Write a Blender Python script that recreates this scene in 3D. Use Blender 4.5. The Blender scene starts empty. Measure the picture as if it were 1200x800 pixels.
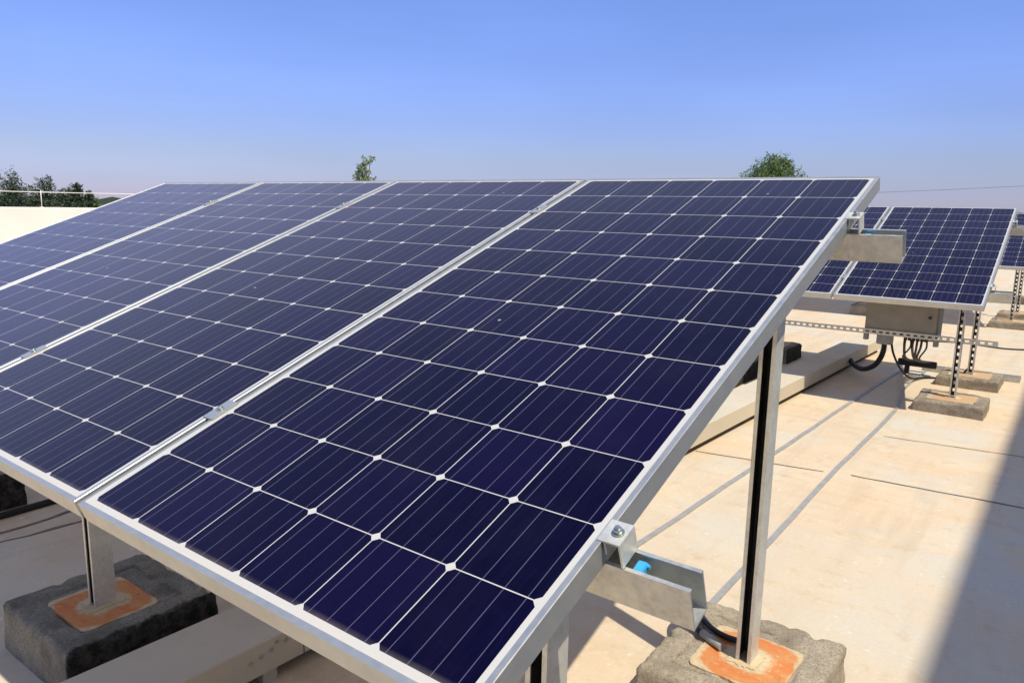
import bpy, bmesh, math, random
from mathutils import Vector, Matrix, noise
random.seed(7)
scene = bpy.context.scene
col = scene.collection
R = math.radians

# ------------------------------------------------------------------ camera
cam_d = bpy.data.cameras.new('camera')
cam_d.sensor_width = 36.0
cam_d.lens = 26.307
cam_d.clip_start = 0.05
cam_d.clip_end = 6000
cam = bpy.data.objects.new('camera', cam_d)
col.objects.link(cam)
rot = Matrix(((0.79568, -0.12117, 0.59347), (0.60543, 0.12896, -0.78538), (0.01864, 0.98422, 0.17597)))
cam.matrix_world = Matrix.Translation((1.4721, -0.6109, 1.4530)) @ rot.to_4x4()
scene.camera = cam

# ------------------------------------------------------------------ light
SUN = Vector((0.53, -0.16, 1.0)).normalized()
sun_el = math.asin(SUN.z)
sun_az = math.atan2(SUN.x, SUN.y)
world = bpy.data.worlds.new('World')
scene.world = world
world.use_nodes = True
wn = world.node_tree
bg = wn.nodes['Background']
sky = wn.nodes.new('ShaderNodeTexSky')
sky.sky_type = 'NISHITA'
sky.sun_disc = False
sky.sun_elevation = sun_el
sky.sun_rotation = sun_az
sky.altitude = 200
sky.air_density = 1.0
sky.dust_density = 0.25
sky.ozone_density = 3.5
tint = wn.nodes.new('ShaderNodeMix'); tint.data_type = 'RGBA'; tint.blend_type = 'MULTIPLY'
tint.inputs[0].default_value = 1.0
# grade by elevation: dims horizon band, lifts unseen upper sky for reflections and fill
tcz = wn.nodes.new('ShaderNodeTexCoord'); sepz = wn.nodes.new('ShaderNodeSeparateXYZ')
wn.links.new(tcz.outputs['Generated'], sepz.inputs[0])
zr = wn.nodes.new('ShaderNodeValToRGB'); zr.color_ramp.interpolation = 'LINEAR'
wn.links.new(sepz.outputs['Z'], zr.inputs[0])
stops = [(0.0, (.176, .170, .290)), (.026, (.178, .175, .278)), (.061, (.205, .195, .272)), (.095, (.226, .218, .318)), (.156, (.258, .256, .385)),
         (.265, (.300, .312, .45)), (.33, (.90, .67, .63)), (.45, (1.0, .73, .66)), (.7, (.66, .56, .54)), (1.0, (.46, .43, .46))]
el = zr.color_ramp.elements
while len(el) < len(stops): el.new(.5)
for e, (p, c) in zip(el, stops): e.position = p; e.color = c + (1,)
gain = wn.nodes.new('ShaderNodeMix'); gain.data_type = 'RGBA'; gain.blend_type = 'MULTIPLY'
gain.clamp_result = False; gain.inputs[0].default_value = 1.0; gain.inputs[7].default_value = (2.0, 2.0, 2.0, 1)
wn.links.new(zr.outputs[0], gain.inputs[6]); wn.links.new(gain.outputs[2], tint.inputs[7])
wn.links.new(sky.outputs['Color'], tint.inputs[6])
mpw = wn.nodes.new('ShaderNodeMapping'); mpw.inputs['Scale'].default_value = (1.2, 1.2, 5.0)
nzw = wn.nodes.new('ShaderNodeTexNoise'); nzw.inputs['Scale'].default_value = 1.6; nzw.inputs['Detail'].default_value = 5
wn.links.new(tcz.outputs['Generated'], mpw.inputs['Vector']); wn.links.new(mpw.outputs[0], nzw.inputs['Vector'])
rgw = wn.nodes.new('ShaderNodeMapRange'); rgw.inputs[1].default_value = .3; rgw.inputs[2].default_value = .7
rgw.inputs[3].default_value = .94; rgw.inputs[4].default_value = 1.07
wn.links.new(nzw.outputs['Fac'], rgw.inputs[0])
unev = wn.nodes.new('ShaderNodeMix'); unev.data_type = 'RGBA'; unev.blend_type = 'MULTIPLY'; unev.inputs[0].default_value = 1.0
wn.links.new(tint.outputs[2], unev.inputs[6]); wn.links.new(rgw.outputs[0], unev.inputs[7])
wn.links.new(unev.outputs[2], bg.inputs['Color'])
bg.inputs['Strength'].default_value = 0.15
sun_d = bpy.data.lights.new('sun', 'SUN')
sun_d.energy = 3.5
sun_d.angle = R(0.53)
sun_d.color = (1.0, 0.935, 0.78)
sun = bpy.data.objects.new('sun', sun_d)
sun.rotation_euler = SUN.to_track_quat('Z', 'Y').to_euler()
sun.location = (6, -2, 12)
col.objects.link(sun)
vs = scene.view_settings
vs.view_transform = 'Standard'
vs.look = 'None'
vs.exposure = 0.42
vs.gamma = 1.0

# ------------------------------------------------------------------ node helpers
def new_mat(name):
    m = bpy.data.materials.new(name)
    m.use_nodes = True
    nt = m.node_tree
    return m, nt, nt.nodes['Principled BSDF']

class NX:
    """tiny expression builder for shader maths"""
    def __init__(self, nt): self.nt = nt
    def m(self, op, a, b=None, c=None):
        n = self.nt.nodes.new('ShaderNodeMath'); n.operation = op
        for i, v in enumerate((a, b, c)):
            if v is None: continue
            if isinstance(v, (int, float)): n.inputs[i].default_value = v
            else: self.nt.links.new(v, n.inputs[i])
        return n.outputs[0]
    def mix(self, f, a, b, blend='MIX'):
        n = self.nt.nodes.new('ShaderNodeMix'); n.data_type = 'RGBA'; n.blend_type = blend
        for i, v in ((0, f), (6, a), (7, b)):
            if isinstance(v, (int, float)): n.inputs[i].default_value = v
            elif isinstance(v, tuple): n.inputs[i].default_value = v if len(v) == 4 else v + (1,)
            else: self.nt.links.new(v, n.inputs[i])
        return n.outputs[2]
    def coord(self, which='Object'):
        return self.nt.nodes.new('ShaderNodeTexCoord').outputs[which]
    def noise(self, vec, scale, detail=4, rough=.55, stretch=None, w=None):
        if stretch:
            mp = self.nt.nodes.new('ShaderNodeMapping'); mp.inputs['Scale'].default_value = stretch
            self.nt.links.new(vec, mp.inputs['Vector']); vec = mp.outputs[0]
        n = self.nt.nodes.new('ShaderNodeTexNoise')
        n.inputs['Scale'].default_value = scale; n.inputs['Detail'].default_value = detail
        n.inputs['Roughness'].default_value = rough
        self.nt.links.new(vec, n.inputs['Vector'])
        return n.outputs['Fac']
    def ramp(self, f, lo, hi, a=0.0, b=1.0):
        n = self.nt.nodes.new('ShaderNodeMapRange'); n.clamp = True
        self.nt.links.new(f, n.inputs[0])
        for i, v in zip((1, 2, 3, 4), (lo, hi, a, b)): n.inputs[i].default_value = v
        return n.outputs[0]
    def bump(self, h, strength, dist, bsdf):
        n = self.nt.nodes.new('ShaderNodeBump'); n.inputs['Strength'].default_value = strength
        n.inputs['Distance'].default_value = dist
        self.nt.links.new(h, n.inputs['Height']); self.nt.links.new(n.outputs[0], bsdf.inputs['Normal'])
    def link(self, a, b): self.nt.links.new(a, b)

# ------------------------------------------------------------------ materials
def mat_simple(name, colr, rough=.6, metal=0.0, var=.12, vscale=30, bump=0.0, spec=.5):
    m, nt, b = new_mat(name); x = NX(nt)
    n = x.noise(x.coord(), vscale, 5)
    c2 = tuple(min(1, c * (1 - 2 * var)) for c in colr); c1 = tuple(min(1, c * (1 + var)) for c in colr)
    x.link(x.mix(x.ramp(n, .3, .7), c1, c2), b.inputs['Base Color'])
    b.inputs['Roughness'].default_value = rough; b.inputs['Metallic'].default_value = metal
    b.inputs['Specular IOR Level'].default_value = spec
    if bump: x.bump(x.noise(x.coord(), vscale * 4, 3), bump, .002, b)
    return m

def mat_galv(name, tint=(.62, .62, .58), rough=.45, metal=.75):
    m, nt, b = new_mat(name); x = NX(nt)
    co = x.coord()
    n1 = x.noise(co, 14, 5, .65); n2 = x.noise(co, 70, 3)
    v = nt.nodes.new('ShaderNodeTexVoronoi'); v.inputs['Scale'].default_value = 90; x.link(co, v.inputs['Vector'])
    c = x.mix(x.ramp(n1, .35, .7), tint, tuple(t * .72 for t in tint))
    c = x.mix(x.m('MULTIPLY', x.ramp(v.outputs['Distance'], .1, .6), .25), c, tuple(min(1, t * 1.25) for t in tint))
    stain = x.ramp(x.noise(co, 5, 6, .7), .6, .75)
    c = x.mix(x.m('MULTIPLY', stain, .35), c, (.30, .25, .18))
    x.link(c, b.inputs['Base Color'])
    b.inputs['Metallic'].default_value = metal
    x.link(x.ramp(n2, .3, .7, rough - .1, rough + .15), b.inputs['Roughness'])
    return m

M = {}
M['galv'] = mat_galv('galvanised_steel')
M['galv_pale'] = mat_galv('galvanised_pale', (.72, .71, .64), .5, .6)
M['slot_steel'] = mat_galv('slotted_steel', (.60, .58, .52), .5, .6)
M['tape'] = mat_galv('earthing_tape', (.40, .385, .36), .6, .3)
M['black'] = mat_simple('black_plastic', (.015, .015, .016), .5, 0, .2, 40)
M['black_rubber'] = mat_simple('black_rubber', (.014, .0135, .013), .75, 0, .2, 60)
M['blue_plastic'] = mat_simple('blue_plastic', (.04, .36, .66), .55, 0, .05, 20)
M['grey_box'] = mat_simple('grey_box_paint', (.27, .25, .215), .5, .1, .08, 9)
M['grey_plastic'] = mat_simple('grey_plastic', (.30, .29, .28), .5, 0, .1, 30)
M['bolt'] = mat_simple('bolt_zinc', (.50, .53, .50), .35, .85, .15, 120)
M['gap_shade'] = mat_simple('rusty_gap_shade', (.085, .05, .03), .9, 0, .25, 14)  # rust brown, dark enough to paint in the shade under the tray
M['backsheet'] = mat_simple('white_backsheet', (.78, .77, .74), .6, 0, .03, 6)
M['slot_shade_light'] = mat_simple('painted_slot_shade_light', (.11, .10, .085), .8, 0, .2, 18)
M['slot_shade'] = mat_simple('painted_slot_shade', (.050, .045, .036), .8, 0, .25, 18)  # both liner tones paint in the shade inside the leg slots
M['bark'] = mat_simple('bark', (.11, .085, .06), .9, 0, .25, 8)

def mat_alu():
    m, nt, b = new_mat('anodised_aluminium'); x = NX(nt)
    co = x.coord()
    n = x.noise(co, 6, 4, .6, (1, .12, 1)); d = x.noise(co, 40, 4)
    c = x.mix(x.ramp(n, .3, .7), (.57, .575, .555), (.48, .485, .47))
    c = x.mix(x.m('MULTIPLY', x.ramp(d, .55, .75), .25), c, (.55, .50, .42))
    x.link(c, b.inputs['Base Color'])
    b.inputs['Metallic'].default_value = .75
    x.link(x.ramp(d, .3, .7, .36, .52), b.inputs['Roughness'])
    return m
M['alu'] = mat_alu()

PU, PV_ = 0.1585, 0.16033           # cell pitch across / along the slope
MU, MV = 0.0205, 0.0235              # margin from the frame's outer edge to the first cell
PW, PL = 6 * PU + 2 * MU, 12 * PV_ + MV + .0215
def mat_laminate():
    m, nt, b = new_mat('solar_cells_under_glass'); x = NX(nt)
    uv = nt.nodes.new('ShaderNodeUVMap').outputs[0]
    s = nt.nodes.new('ShaderNodeSeparateXYZ'); x.link(uv, s.inputs[0])
    U, V = s.outputs[0], s.outputs[1]
    a = x.m('DIVIDE', x.m('SUBTRACT', U, MU), PU)
    bb = x.m('DIVIDE', x.m('SUBTRACT', V, MV), PV_)
    fa, fb = x.m('FRACT', a), x.m('FRACT', bb)
    da, db = x.m('ABSOLUTE', x.m('SUBTRACT', fa, .5)), x.m('ABSOLUTE', x.m('SUBTRACT', fb, .5))
    ins = x.m('LESS_THAN', da, .5 - .0010 / PU)
    ins = x.m('MULTIPLY', ins, x.m('LESS_THAN', db, .5 - .0010 / PV_))
    ins = x.m('MULTIPLY', ins, x.m('LESS_THAN', x.m('ADD', da, db), .934))
    for v, hi in ((a, 6), (bb, 12)):
        ins = x.m('MULTIPLY', ins, x.m('GREATER_THAN', v, 0.0))
        ins = x.m('MULTIPLY', ins, x.m('LESS_THAN', v, float(hi)))
    # busbars: four per cell
    f4 = x.m('ABSOLUTE', x.m('SUBTRACT', x.m('FRACT', x.m('MULTIPLY', fa, 4.0)), .5))
    bus = x.m('LESS_THAN', f4, 4 * .0007 / PU)
    # per-cell tone
    cid = nt.nodes.new('ShaderNodeCombineXYZ')
    x.link(x.m('FLOOR', a), cid.inputs[0]); x.link(x.m('FLOOR', bb), cid.inputs[1])
    oi = nt.nodes.new('ShaderNodeObjectInfo')
    x.link(x.m('MULTIPLY', oi.outputs['Random'], 37.0), cid.inputs[2])
    wn_ = nt.nodes.new('ShaderNodeTexWhiteNoise'); x.link(cid.outputs[0], wn_.inputs['Vector'])
    tone = wn_.outputs['Value']
    streak = x.noise(uv, 10, 5, .6, (22, 1.2, 1))
    cell = x.mix(tone, (.0006, .0005, .0115), (.0042, .0018, .0270))
    cell = x.mix(x.m('MULTIPLY', x.ramp(streak, .40, .62), .40), cell, (.0052, .0030, .029))
    cell = x.mix(bus, cell, (.085, .085, .14))
    c = x.mix(ins, (.53, .515, .48), cell)
    # dust on the glass, heavier along the lower lip
    du = x.noise(uv, 4, 6, .65); low = x.ramp(V, .010, .034, 1.0, 0.0)
    dust = x.m('ADD', x.ramp(du, .48, .78, .0, .007), x.m('MULTIPLY', low, x.ramp(du, .35, .6, .05, .35)))
    drop = nt.nodes.new('ShaderNodeTexVoronoi'); drop.inputs['Scale'].default_value = 7; x.link(uv, drop.inputs['Vector'])
    dmask = x.m('MULTIPLY', x.m('LESS_THAN', drop.outputs['Distance'], .035), x.m('GREATER_THAN', x.noise(uv, 3, 2), .56))
    c = x.mix(dust, c, (.62, .52, .42))
    c = x.mix(x.m('MULTIPLY', dmask, .5), c, (.6, .58, .5))
    x.link(c, b.inputs['Base Color'])
    b.inputs['Roughness'].default_value = .5
    b.inputs['Specular IOR Level'].default_value = 0.0
    b.inputs['Coat Weight'].default_value = 1.0
    b.inputs['Coat IOR'].default_value = 1.22
    b.inputs['Sheen Weight'].default_value = .75
    b.inputs['Sheen Roughness'].default_value = .25
    b.inputs['Sheen Tint'].default_value = (1.0, .84, .88, 1)
    x.link(x.ramp(du, .3, .7, .12, .22), b.inputs['Coat Roughness'])
    return m
M['laminate'] = mat_laminate()

def mat_floor():
    m, nt, b = new_mat('roof_screed'); x = NX(nt)
    co = x.coord()
    big = x.noise(co, .55, 6, .62); mid = x.noise(co, 2.3, 7, .66); fine = x.noise(co, 60, 4, .6)
    sp = x.noise(co, 9, 6, .7); trow = x.noise(co, 3.0, 5, .6, (.5, 3.2, 1))
    c = x.mix(x.ramp(big, .36, .64), (.685, .515, .335), (.575, .485, .36))
    c = x.mix(x.m('MULTIPLY', x.ramp(mid, .45, .68), .55), c, (.70, .61, .44))
    c = x.mix(x.m('MULTIPLY', x.ramp(trow, .5, .72), .40), c, (.55, .40, .23))
    c = x.mix(x.m('MULTIPLY', x.ramp(sp, .56, .72), .6), c, (.43, .335, .24))
    pale = x.noise(co, 1.1, 7, .68)
    c = x.mix(x.m('MULTIPLY', x.ramp(pale, .50, .62), .75), c, (.60, .555, .46))
    drip = x.noise(co, 2.2, 5, .62, (3.2, .35, 1))
    c = x.mix(x.m('MULTIPLY', x.ramp(drip, .50, .70), .38), c, (.47, .35, .22))
    # a re-screeded paler strip across the roof
    so = nt.nodes.new('ShaderNodeSeparateXYZ'); x.link(co, so.inputs[0])
    yy = x.m('ADD', so.outputs[1], x.m('ADD', x.m('MULTIPLY', x.m('SUBTRACT', mid, .5), .5), x.m('MULTIPLY', so.outputs[0], -.12)))
    strip = x.m('MULTIPLY', x.ramp(yy, 1.35, 1.7), x.ramp(yy, 2.72, 2.84, 1.0, 0.0))
    c = x.mix(x.m('MULTIPLY', strip, x.ramp(sp, .36, .62, .55, .08)), c, (.585, .535, .445))
    sv = nt.nodes.new('ShaderNodeTexVoronoi'); sv.inputs['Scale'].default_value = 5.5; x.link(co, sv.inputs['Vector'])
    spot = x.m('MULTIPLY', x.m('LESS_THAN', sv.outputs['Distance'], .045), x.m('GREATER_THAN', x.noise(co, 4, 2), .54))
    c = x.mix(x.m('MULTIPLY', spot, .6), c, (.26, .19, .13))
    c = x.mix(x.m('MULTIPLY', x.ramp(x.noise(co, 26, 3, .5), .66, .72), .5), c, (.76, .71, .62))
    c = x.mix(x.m('MULTIPLY', x.ramp(fine, .35, .7), .16), c, (.38, .30, .22))
    x.link(c, b.inputs['Base Color'])
    b.inputs['Roughness'].default_value = .85
    b.inputs['Specular IOR Level'].default_value = .25
    h = x.m('ADD', x.m('MULTIPLY', fine, .4), x.m('MULTIPLY', mid, 1.0))
    x.bump(h, .25, .006, b)
    return m
M['floor'] = mat_floor()

def mat_plaster(name, colr):
    m, nt, b = new_mat(name); x = NX(nt)
    co = x.coord(); n = x.noise(co, 1.5, 6, .6); st = x.noise(co, 3, 5, .6, (1.5, 1.5, .2))
    c = x.mix(x.ramp(n, .35, .7), colr, tuple(v * .88 for v in colr))
    c = x.mix(x.m('MULTIPLY', x.ramp(st, .55, .75), .3), c, tuple(v * .6 for v in colr))
    x.link(c, b.inputs['Base Color']); b.inputs['Roughness'].default_value = .85
    x.bump(x.noise(co, 80, 3), .2, .004, b)
    return m
M['plaster'] = mat_plaster('cream_plaster', (.80, .76, .66))
M['plaster_dull'] = mat_plaster('white_plaster', (.76, .73, .67))
M['tray'] = mat_plaster('tray_paint', (.59, .515, .385))

def mat_concrete(name, base, dark, coat=False):
    m, nt, b = new_mat(name); x = NX(nt)
    co = x.coord(); n = x.noise(co, 9, 7, .68); g = x.noise(co, 110, 4, .7); p = x.noise(co, 30, 5, .7)
    c = x.mix(x.ramp(n, .35, .68), base, dark)
    c = x.mix(x.m('MULTIPLY', x.ramp(g, .42, .62), .5), c, tuple(v * .5 for v in dark))
    c = x.mix(x.m('MULTIPLY', x.ramp(p, .58, .7), .5), c, tuple(min(1, v * 1.4) for v in base))
    gr = x.noise(co, 320, 3, .6); big = x.noise(co, 4.5, 5, .6)
    c = x.mix(x.m('MULTIPLY', x.ramp(gr, .48, .60), .55), c, tuple(v * .42 for v in base))
    c = x.mix(x.m('MULTIPLY', x.ramp(gr, .42, .34), .45), c, tuple(min(1, v * 1.5) for v in base))
    c = x.mix(x.m('MULTIPLY', x.ramp(big, .52, .66), .55), c, tuple(v * .6 for v in dark))
    pit = nt.nodes.new('ShaderNodeTexVoronoi'); pit.inputs['Scale'].default_value = 75; x.link(co, pit.inputs['Vector'])
    pits = x.m('MULTIPLY', x.ramp(pit.outputs['Distance'], .13, .22, 1.0, 0.0), x.ramp(x.noise(co, 28, 2), .52, .58))
    c = x.mix(x.m('MULTIPLY', pits, .8), c, tuple(v * .3 for v in dark))
    ga = nt.nodes.new('ShaderNodeAttribute'); ga.attribute_name = 'groove'
    c = x.mix(x.m('MULTIPLY', ga.outputs['Fac'], x.ramp(p, .25, .6, .9, .35)), c, (.035, .030, .024))  # the groove's recess darkening is put into the colour
    if coat:     # bitumen brushed over one flank
        s = nt.nodes.new('ShaderNodeSeparateXYZ'); x.link(co, s.inputs[0])
        e = x.m('ADD', s.outputs[0], x.m('MULTIPLY', x.m('SUBTRACT', n, .5), .05))
        c = x.mix(x.ramp(e, .213, .226), c, x.mix(x.ramp(p, .4, .65), (.016, .015, .012), (.075, .068, .055)))
        e2 = x.m('ADD', x.m('SUBTRACT', .06, s.outputs[1]), x.m('MULTIPLY', x.m('SUBTRACT', p, .5), .12))
    x.link(c, b.inputs['Base Color']); b.inputs['Roughness'].default_value = .92
    b.inputs['Specular IOR Level'].default_value = .2
    x.bump(x.m('SUBTRACT', x.m('ADD', x.m('ADD', x.m('MULTIPLY', g, .5), p), x.m('MULTIPLY', gr, .3)), x.m('MULTIPLY', pits, .8)), .6, .008, b)
    return m
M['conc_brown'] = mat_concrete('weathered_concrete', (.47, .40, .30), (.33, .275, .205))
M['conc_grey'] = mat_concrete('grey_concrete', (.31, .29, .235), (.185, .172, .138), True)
M['conc_pale'] = mat_concrete('pale_concrete', (.42, .35, .26), (.24, .20, .15))

def mat_patch(name, base, other, amt=.6):
    m, nt, b = new_mat(name); x = NX(nt)
    co = x.coord(); n = x.noise(co, 22, 6, .7); g = x.noise(co, 90, 4)
    c = x.mix(x.m('MULTIPLY', x.ramp(n, .42, .64), amt), base, other)
    c = x.mix(x.m('MULTIPLY', x.ramp(g, .5, .7), .2), c, tuple(v * .6 for v in base))
    x.link(c, b.inputs['Base Color']); b.inputs['Roughness'].default_value = .85
    x.bump(g, .3, .003, b)
    return m
def mat_pad(name, orange, orange2, cream, r0, r1):
    # red-lead primer brushed round the post on cream grout: bare near the post and along one side
    m, nt, b = new_mat(name); x = NX(nt); co = x.coord()
    sp = nt.nodes.new('ShaderNodeSeparateXYZ'); x.link(co, sp.inputs[0])
    n1 = x.noise(co, 16, 5, .6); n2 = x.noise(co, 55, 6, .7); n3 = x.noise(co, 7, 4, .6, (1, 3, 1))
    ax, ay = x.m('POWER', x.m('ABSOLUTE', sp.outputs[0]), 3.0), x.m('POWER', x.m('ABSOLUTE', sp.outputs[1]), 3.0)
    d = x.m('POWER', x.m('ADD', ax, ay), 1 / 3)
    d = x.m('ADD', d, x.m('ADD', x.m('MULTIPLY', x.m('SUBTRACT', n1, .5), .055), x.m('MULTIPLY', x.m('SUBTRACT', n2, .5), .03)))
    inner = x.ramp(d, r0 - .006, r0 + .010)
    side = x.m('ADD', sp.outputs[0], x.m('MULTIPLY', x.m('SUBTRACT', n1, .5), .06))
    outer = x.m('MULTIPLY', x.ramp(d, r1, r1 + .010, 1.0, 0.0), x.ramp(side, -r1 + .008, -r1 + .02))
    f = x.m('MULTIPLY', inner, outer)
    f = x.m('MULTIPLY', f, x.ramp(n2, .22, .46, .25, 1.0))
    og = x.mix(x.ramp(n3, .4, .65), orange, orange2)
    cr = x.mix(x.ramp(n2, .4, .65), cream, tuple(v * .78 for v in cream))
    c = x.mix(f, cr, og)
    dirt = x.noise(co, 30, 6, .75)
    c = x.mix(x.m('MULTIPLY', x.ramp(dirt, .58, .72), .5), c, (.16, .11, .07))
    x.link(c, b.inputs['Base Color']); b.inputs['Roughness'].default_value = .88
    x.bump(n2, .5, .004, b)
    return m
M['orange'] = mat_pad('red_lead_pad', (.58, .175, .045), (.55, .25, .085), (.60, .47, .29), .068, .128)
M['orange_faded'] = mat_pad('faded_pad', (.50, .28, .13), (.50, .35, .20), (.52, .42, .28), .05, .15)
M['cream'] = mat_patch('cream_grout', (.58, .46, .29), (.50, .385, .24))

def mat_leaf(name, a, b_):
    m, nt, b = new_mat(name); x = NX(nt)
    co = x.coord(); n = x.noise(co, 1.3, 4, .6)
    g = nt.nodes.new('ShaderNodeNewGeometry')
    c = x.mix(g.outputs['Random Per Island'], a, b_)
    c = x.mix(x.m('MULTIPLY', x.ramp(n, .4, .6), .5), c, tuple(v * .55 for v in a))
    x.link(c, b.inputs['Base Color']); b.inputs['Roughness'].default_value = .6
    b.inputs['Specular IOR Level'].default_value = .25
    return m
M['leaf_dark'] = mat_leaf('leaves_dark', (.060, .088, .048), (.100, .135, .068))
M['leaf_mid'] = mat_leaf('leaves_mid', (.115, .180, .048), (.195, .260, .095))
M['leaf_lime'] = mat_leaf('leaves_lime', (.22, .29, .11), (.38, .42, .20))
M['terrain'] = mat_simple('dry_earth', (.24, .20, .12), .95, 0, .2, .02)

# ------------------------------------------------------------------ mesh helpers
def tag(o, label=None, cat=None, group=None, kind=None):
    for k, v in (('label', label), ('category', cat), ('group', group), ('kind', kind)):
        if v: o[k] = v
    return o
def empty(name, loc=(0, 0, 0), rotm=None, **kw):
    o = bpy.data.objects.new(name, None); o.empty_display_size = .1
    o.matrix_world = Matrix.Translation(loc) @ (rotm.to_4x4() if rotm else Matrix.Identity(4))
    col.objects.link(o); tag(o, **kw); return o
def build(name, bm, mats, parent=None, smooth=False, **kw):
    bmesh.ops.recalc_face_normals(bm, faces=bm.faces[:])
    me = bpy.data.meshes.new(name); bm.to_mesh(me); bm.free()
    for m in (mats if isinstance(mats, (list, tuple)) else [mats]): me.materials.append(m)
    if smooth:
        me.polygons.foreach_set('use_smooth', [True] * len(me.polygons))
    o = bpy.data.objects.new(name, me); col.objects.link(o)
    if parent: o.parent = parent
    tag(o, **kw); return o
def B(): return bmesh.new()
def box(bm, x0, x1, y0, y1, z0, z1, bevel=0.0, mi=0, seg=2):
    t = bmesh.new()
    bmesh.ops.create_cube(t, size=1)
    for v in t.verts:
        v.co = Vector(((x0 + x1) / 2 + v.co.x * (x1 - x0), (y0 + y1) / 2 + v.co.y * (y1 - y0), (z0 + z1) / 2 + v.co.z * (z1 - z0)))
    if bevel: bmesh.ops.bevel(t, geom=t.edges[:], offset=bevel, segments=seg, affect='EDGES')
    join(bm, t, mi)
def join(bm, t, mi=0, mtx=None):
    mp = {}
    for v in t.verts: mp[v] = bm.verts.new(mtx @ v.co if mtx else v.co)
    for f in t.faces:
        try:
            nf = bm.faces.new([mp[v] for v in f.verts]); nf.material_index = mi; nf.smooth = f.smooth
        except ValueError: pass
    t.free()
def tube(bm, pts, rad, seg=10, cap=True, sub=6, wob=None):
    """tube along a smooth path; rad a number or function of arclength"""
    P = [Vector(p) for p in pts]
    if sub > 1 and len(P) > 2:
        Q = []
        for i in range(len(P) - 1):
            p0, p1, p2, p3 = P[max(i - 1, 0)], P[i], P[i + 1], P[min(i + 2, len(P) - 1)]
            for k in range(sub):
                t = k / sub
                Q.append(.5 * ((2 * p1) + (p2 - p0) * t + (2 * p0 - 5 * p1 + 4 * p2 - p3) * t * t + (3 * p1 - p0 - 3 * p2 + p3) * t ** 3))
        Q.append(P[-1]); P = Q
    rings = []; up = Vector((0, 0, 1)); L = 0
    for i, p in enumerate(P):
        d = (P[min(i + 1, len(P) - 1)] - P[max(i - 1, 0)]).normalized()
        if abs(d.dot(up)) > .95: up = Vector((0, 1, 0)) if abs(d.y) < .9 else Vector((1, 0, 0))
        s = d.cross(up).normalized(); u = s.cross(d)
        if i: L += (p - P[i - 1]).length
        r = rad(L, i) if callable(rad) else rad
        rings.append([bm.verts.new(p + (s * math.cos(a) + u * math.sin(a)) * r) for a in [2 * math.pi * k / seg for k in range(seg)]])
        up = u
    for r0, r1 in zip(rings, rings[1:]):
        for k in range(seg):
            f = bm.faces.new((r0[k], r0[(k + 1) % seg], r1[(k + 1) % seg], r1[k])); f.smooth = True
    if cap: bm.faces.new(rings[0][::-1]); bm.faces.new(rings[-1])
def cyl(bm, c, r, h, seg=12, axis='Z'):
    d = {'X': Vector((1, 0, 0)), 'Y': Vector((0, 1, 0)), 'Z': Vector((0, 0, 1))}[axis]
    tube(bm, [Vector(c), Vector(c) + d * h], r, seg, sub=1)
def channel(profile, length, th, hole=None, pitch=.05, hl=.028, margin=.3):
    """sheet-metal section (2D profile in XY) extruded along +Z; segment `hole` gets punched slots"""
    t = bmesh.new()
    zs = [0.0]
    n = int(length / pitch); off = (length - n * pitch) / 2
    if hole is not None:
        for i in range(n):
            c = off + (i + .5) * pitch; zs += [c - hl / 2, c + hl / 2]
    zs.append(length)
    pr = []
    for i, p in enumerate(profile):
        pr.append((p, i))
        if hole is not None and i == hole:
            a, b_ = Vector(p), Vector(profile[i + 1])
            pr += [(tuple(a.lerp(b_, margin)), 'h'), (tuple(a.lerp(b_, 1 - margin)), i)]
    rows = [[t.verts.new((p[0][0], p[0][1], z)) for p in pr] for z in zs]
    for k in range(len(zs) - 1):
        for j in range(len(pr) - 1):
            if pr[j][1] == 'h' and k % 2 == 1: continue
            t.faces.new((rows[k][j], rows[k][j + 1], rows[k + 1][j + 1], rows[k + 1][j]))
    bmesh.ops.recalc_face_normals(t, faces=t.faces[:])
    bmesh.ops.solidify(t, geom=t.faces[:], thickness=th)
    return t
def copy_obj(o, parent=None):
    c = o.copy(); col.objects.link(c)
    if parent:
        c.parent = parent; c.matrix_parent_inverse = o.matrix_parent_inverse.copy()
    return c
def kids(o): return [k for k in bpy.data.objects if k.parent == o]
def copy_tree(o, parent=None):
    ch = kids(o); c = copy_obj(o, parent)
    for k in ch: copy_tree(k, c)
    return c

# ------------------------------------------------------------------ the setting
# ground below the building, out to the horizon
bm = B(); box(bm, -2500, 2500, -2500, 2500, -8.4, -8.0); build('ground', bm, M['terrain'], kind='structure')
# flat roof
bm = B(); box(bm, -12.0, 5.2, -12.0, 30.0, -.4, 0.0); build('roof_floor', bm, M['floor'], kind='structure')
# the building that carries the roof
bm = B(); box(bm, -12.2, 5.0, -12.0, 30.2, -8.0, -.41); build('lower_storeys', bm, M['plaster'], kind='structure')

# low parapet on the far left, lit by the sun, with a lightning rod line on short posts
bm = B()
box(bm, -12.25, -12.0, -12.0, 30.0, -.3, 1.315, .02)
build('parapet_wall', bm, M['plaster'], label='low sunlit cream parapet wall along the far left roof edge', cat='wall')
wire_root = empty('guard_wire', (-12.1, 0, 1.315), label='thin pale wire on short posts above the left parapet', cat='wire')
bm = B(); tube(bm, [(0, y, .245 + .004 * math.sin(y * 1.1)) for y in range(-4, 16)], .007, 6, sub=3); build('wire', bm, M['plaster'], wire_root)
for y in (-3.0, .75, 4.6, 8.4, 12.2):
    bm = B(); tube(bm, [(0, y, 0), (0.01, y, .27)], .0065, 6, sub=1); box(bm, -.02, .02, y - .02, y + .02, 0, .008)
    build('post', bm, M['plaster'], wire_root)

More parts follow.
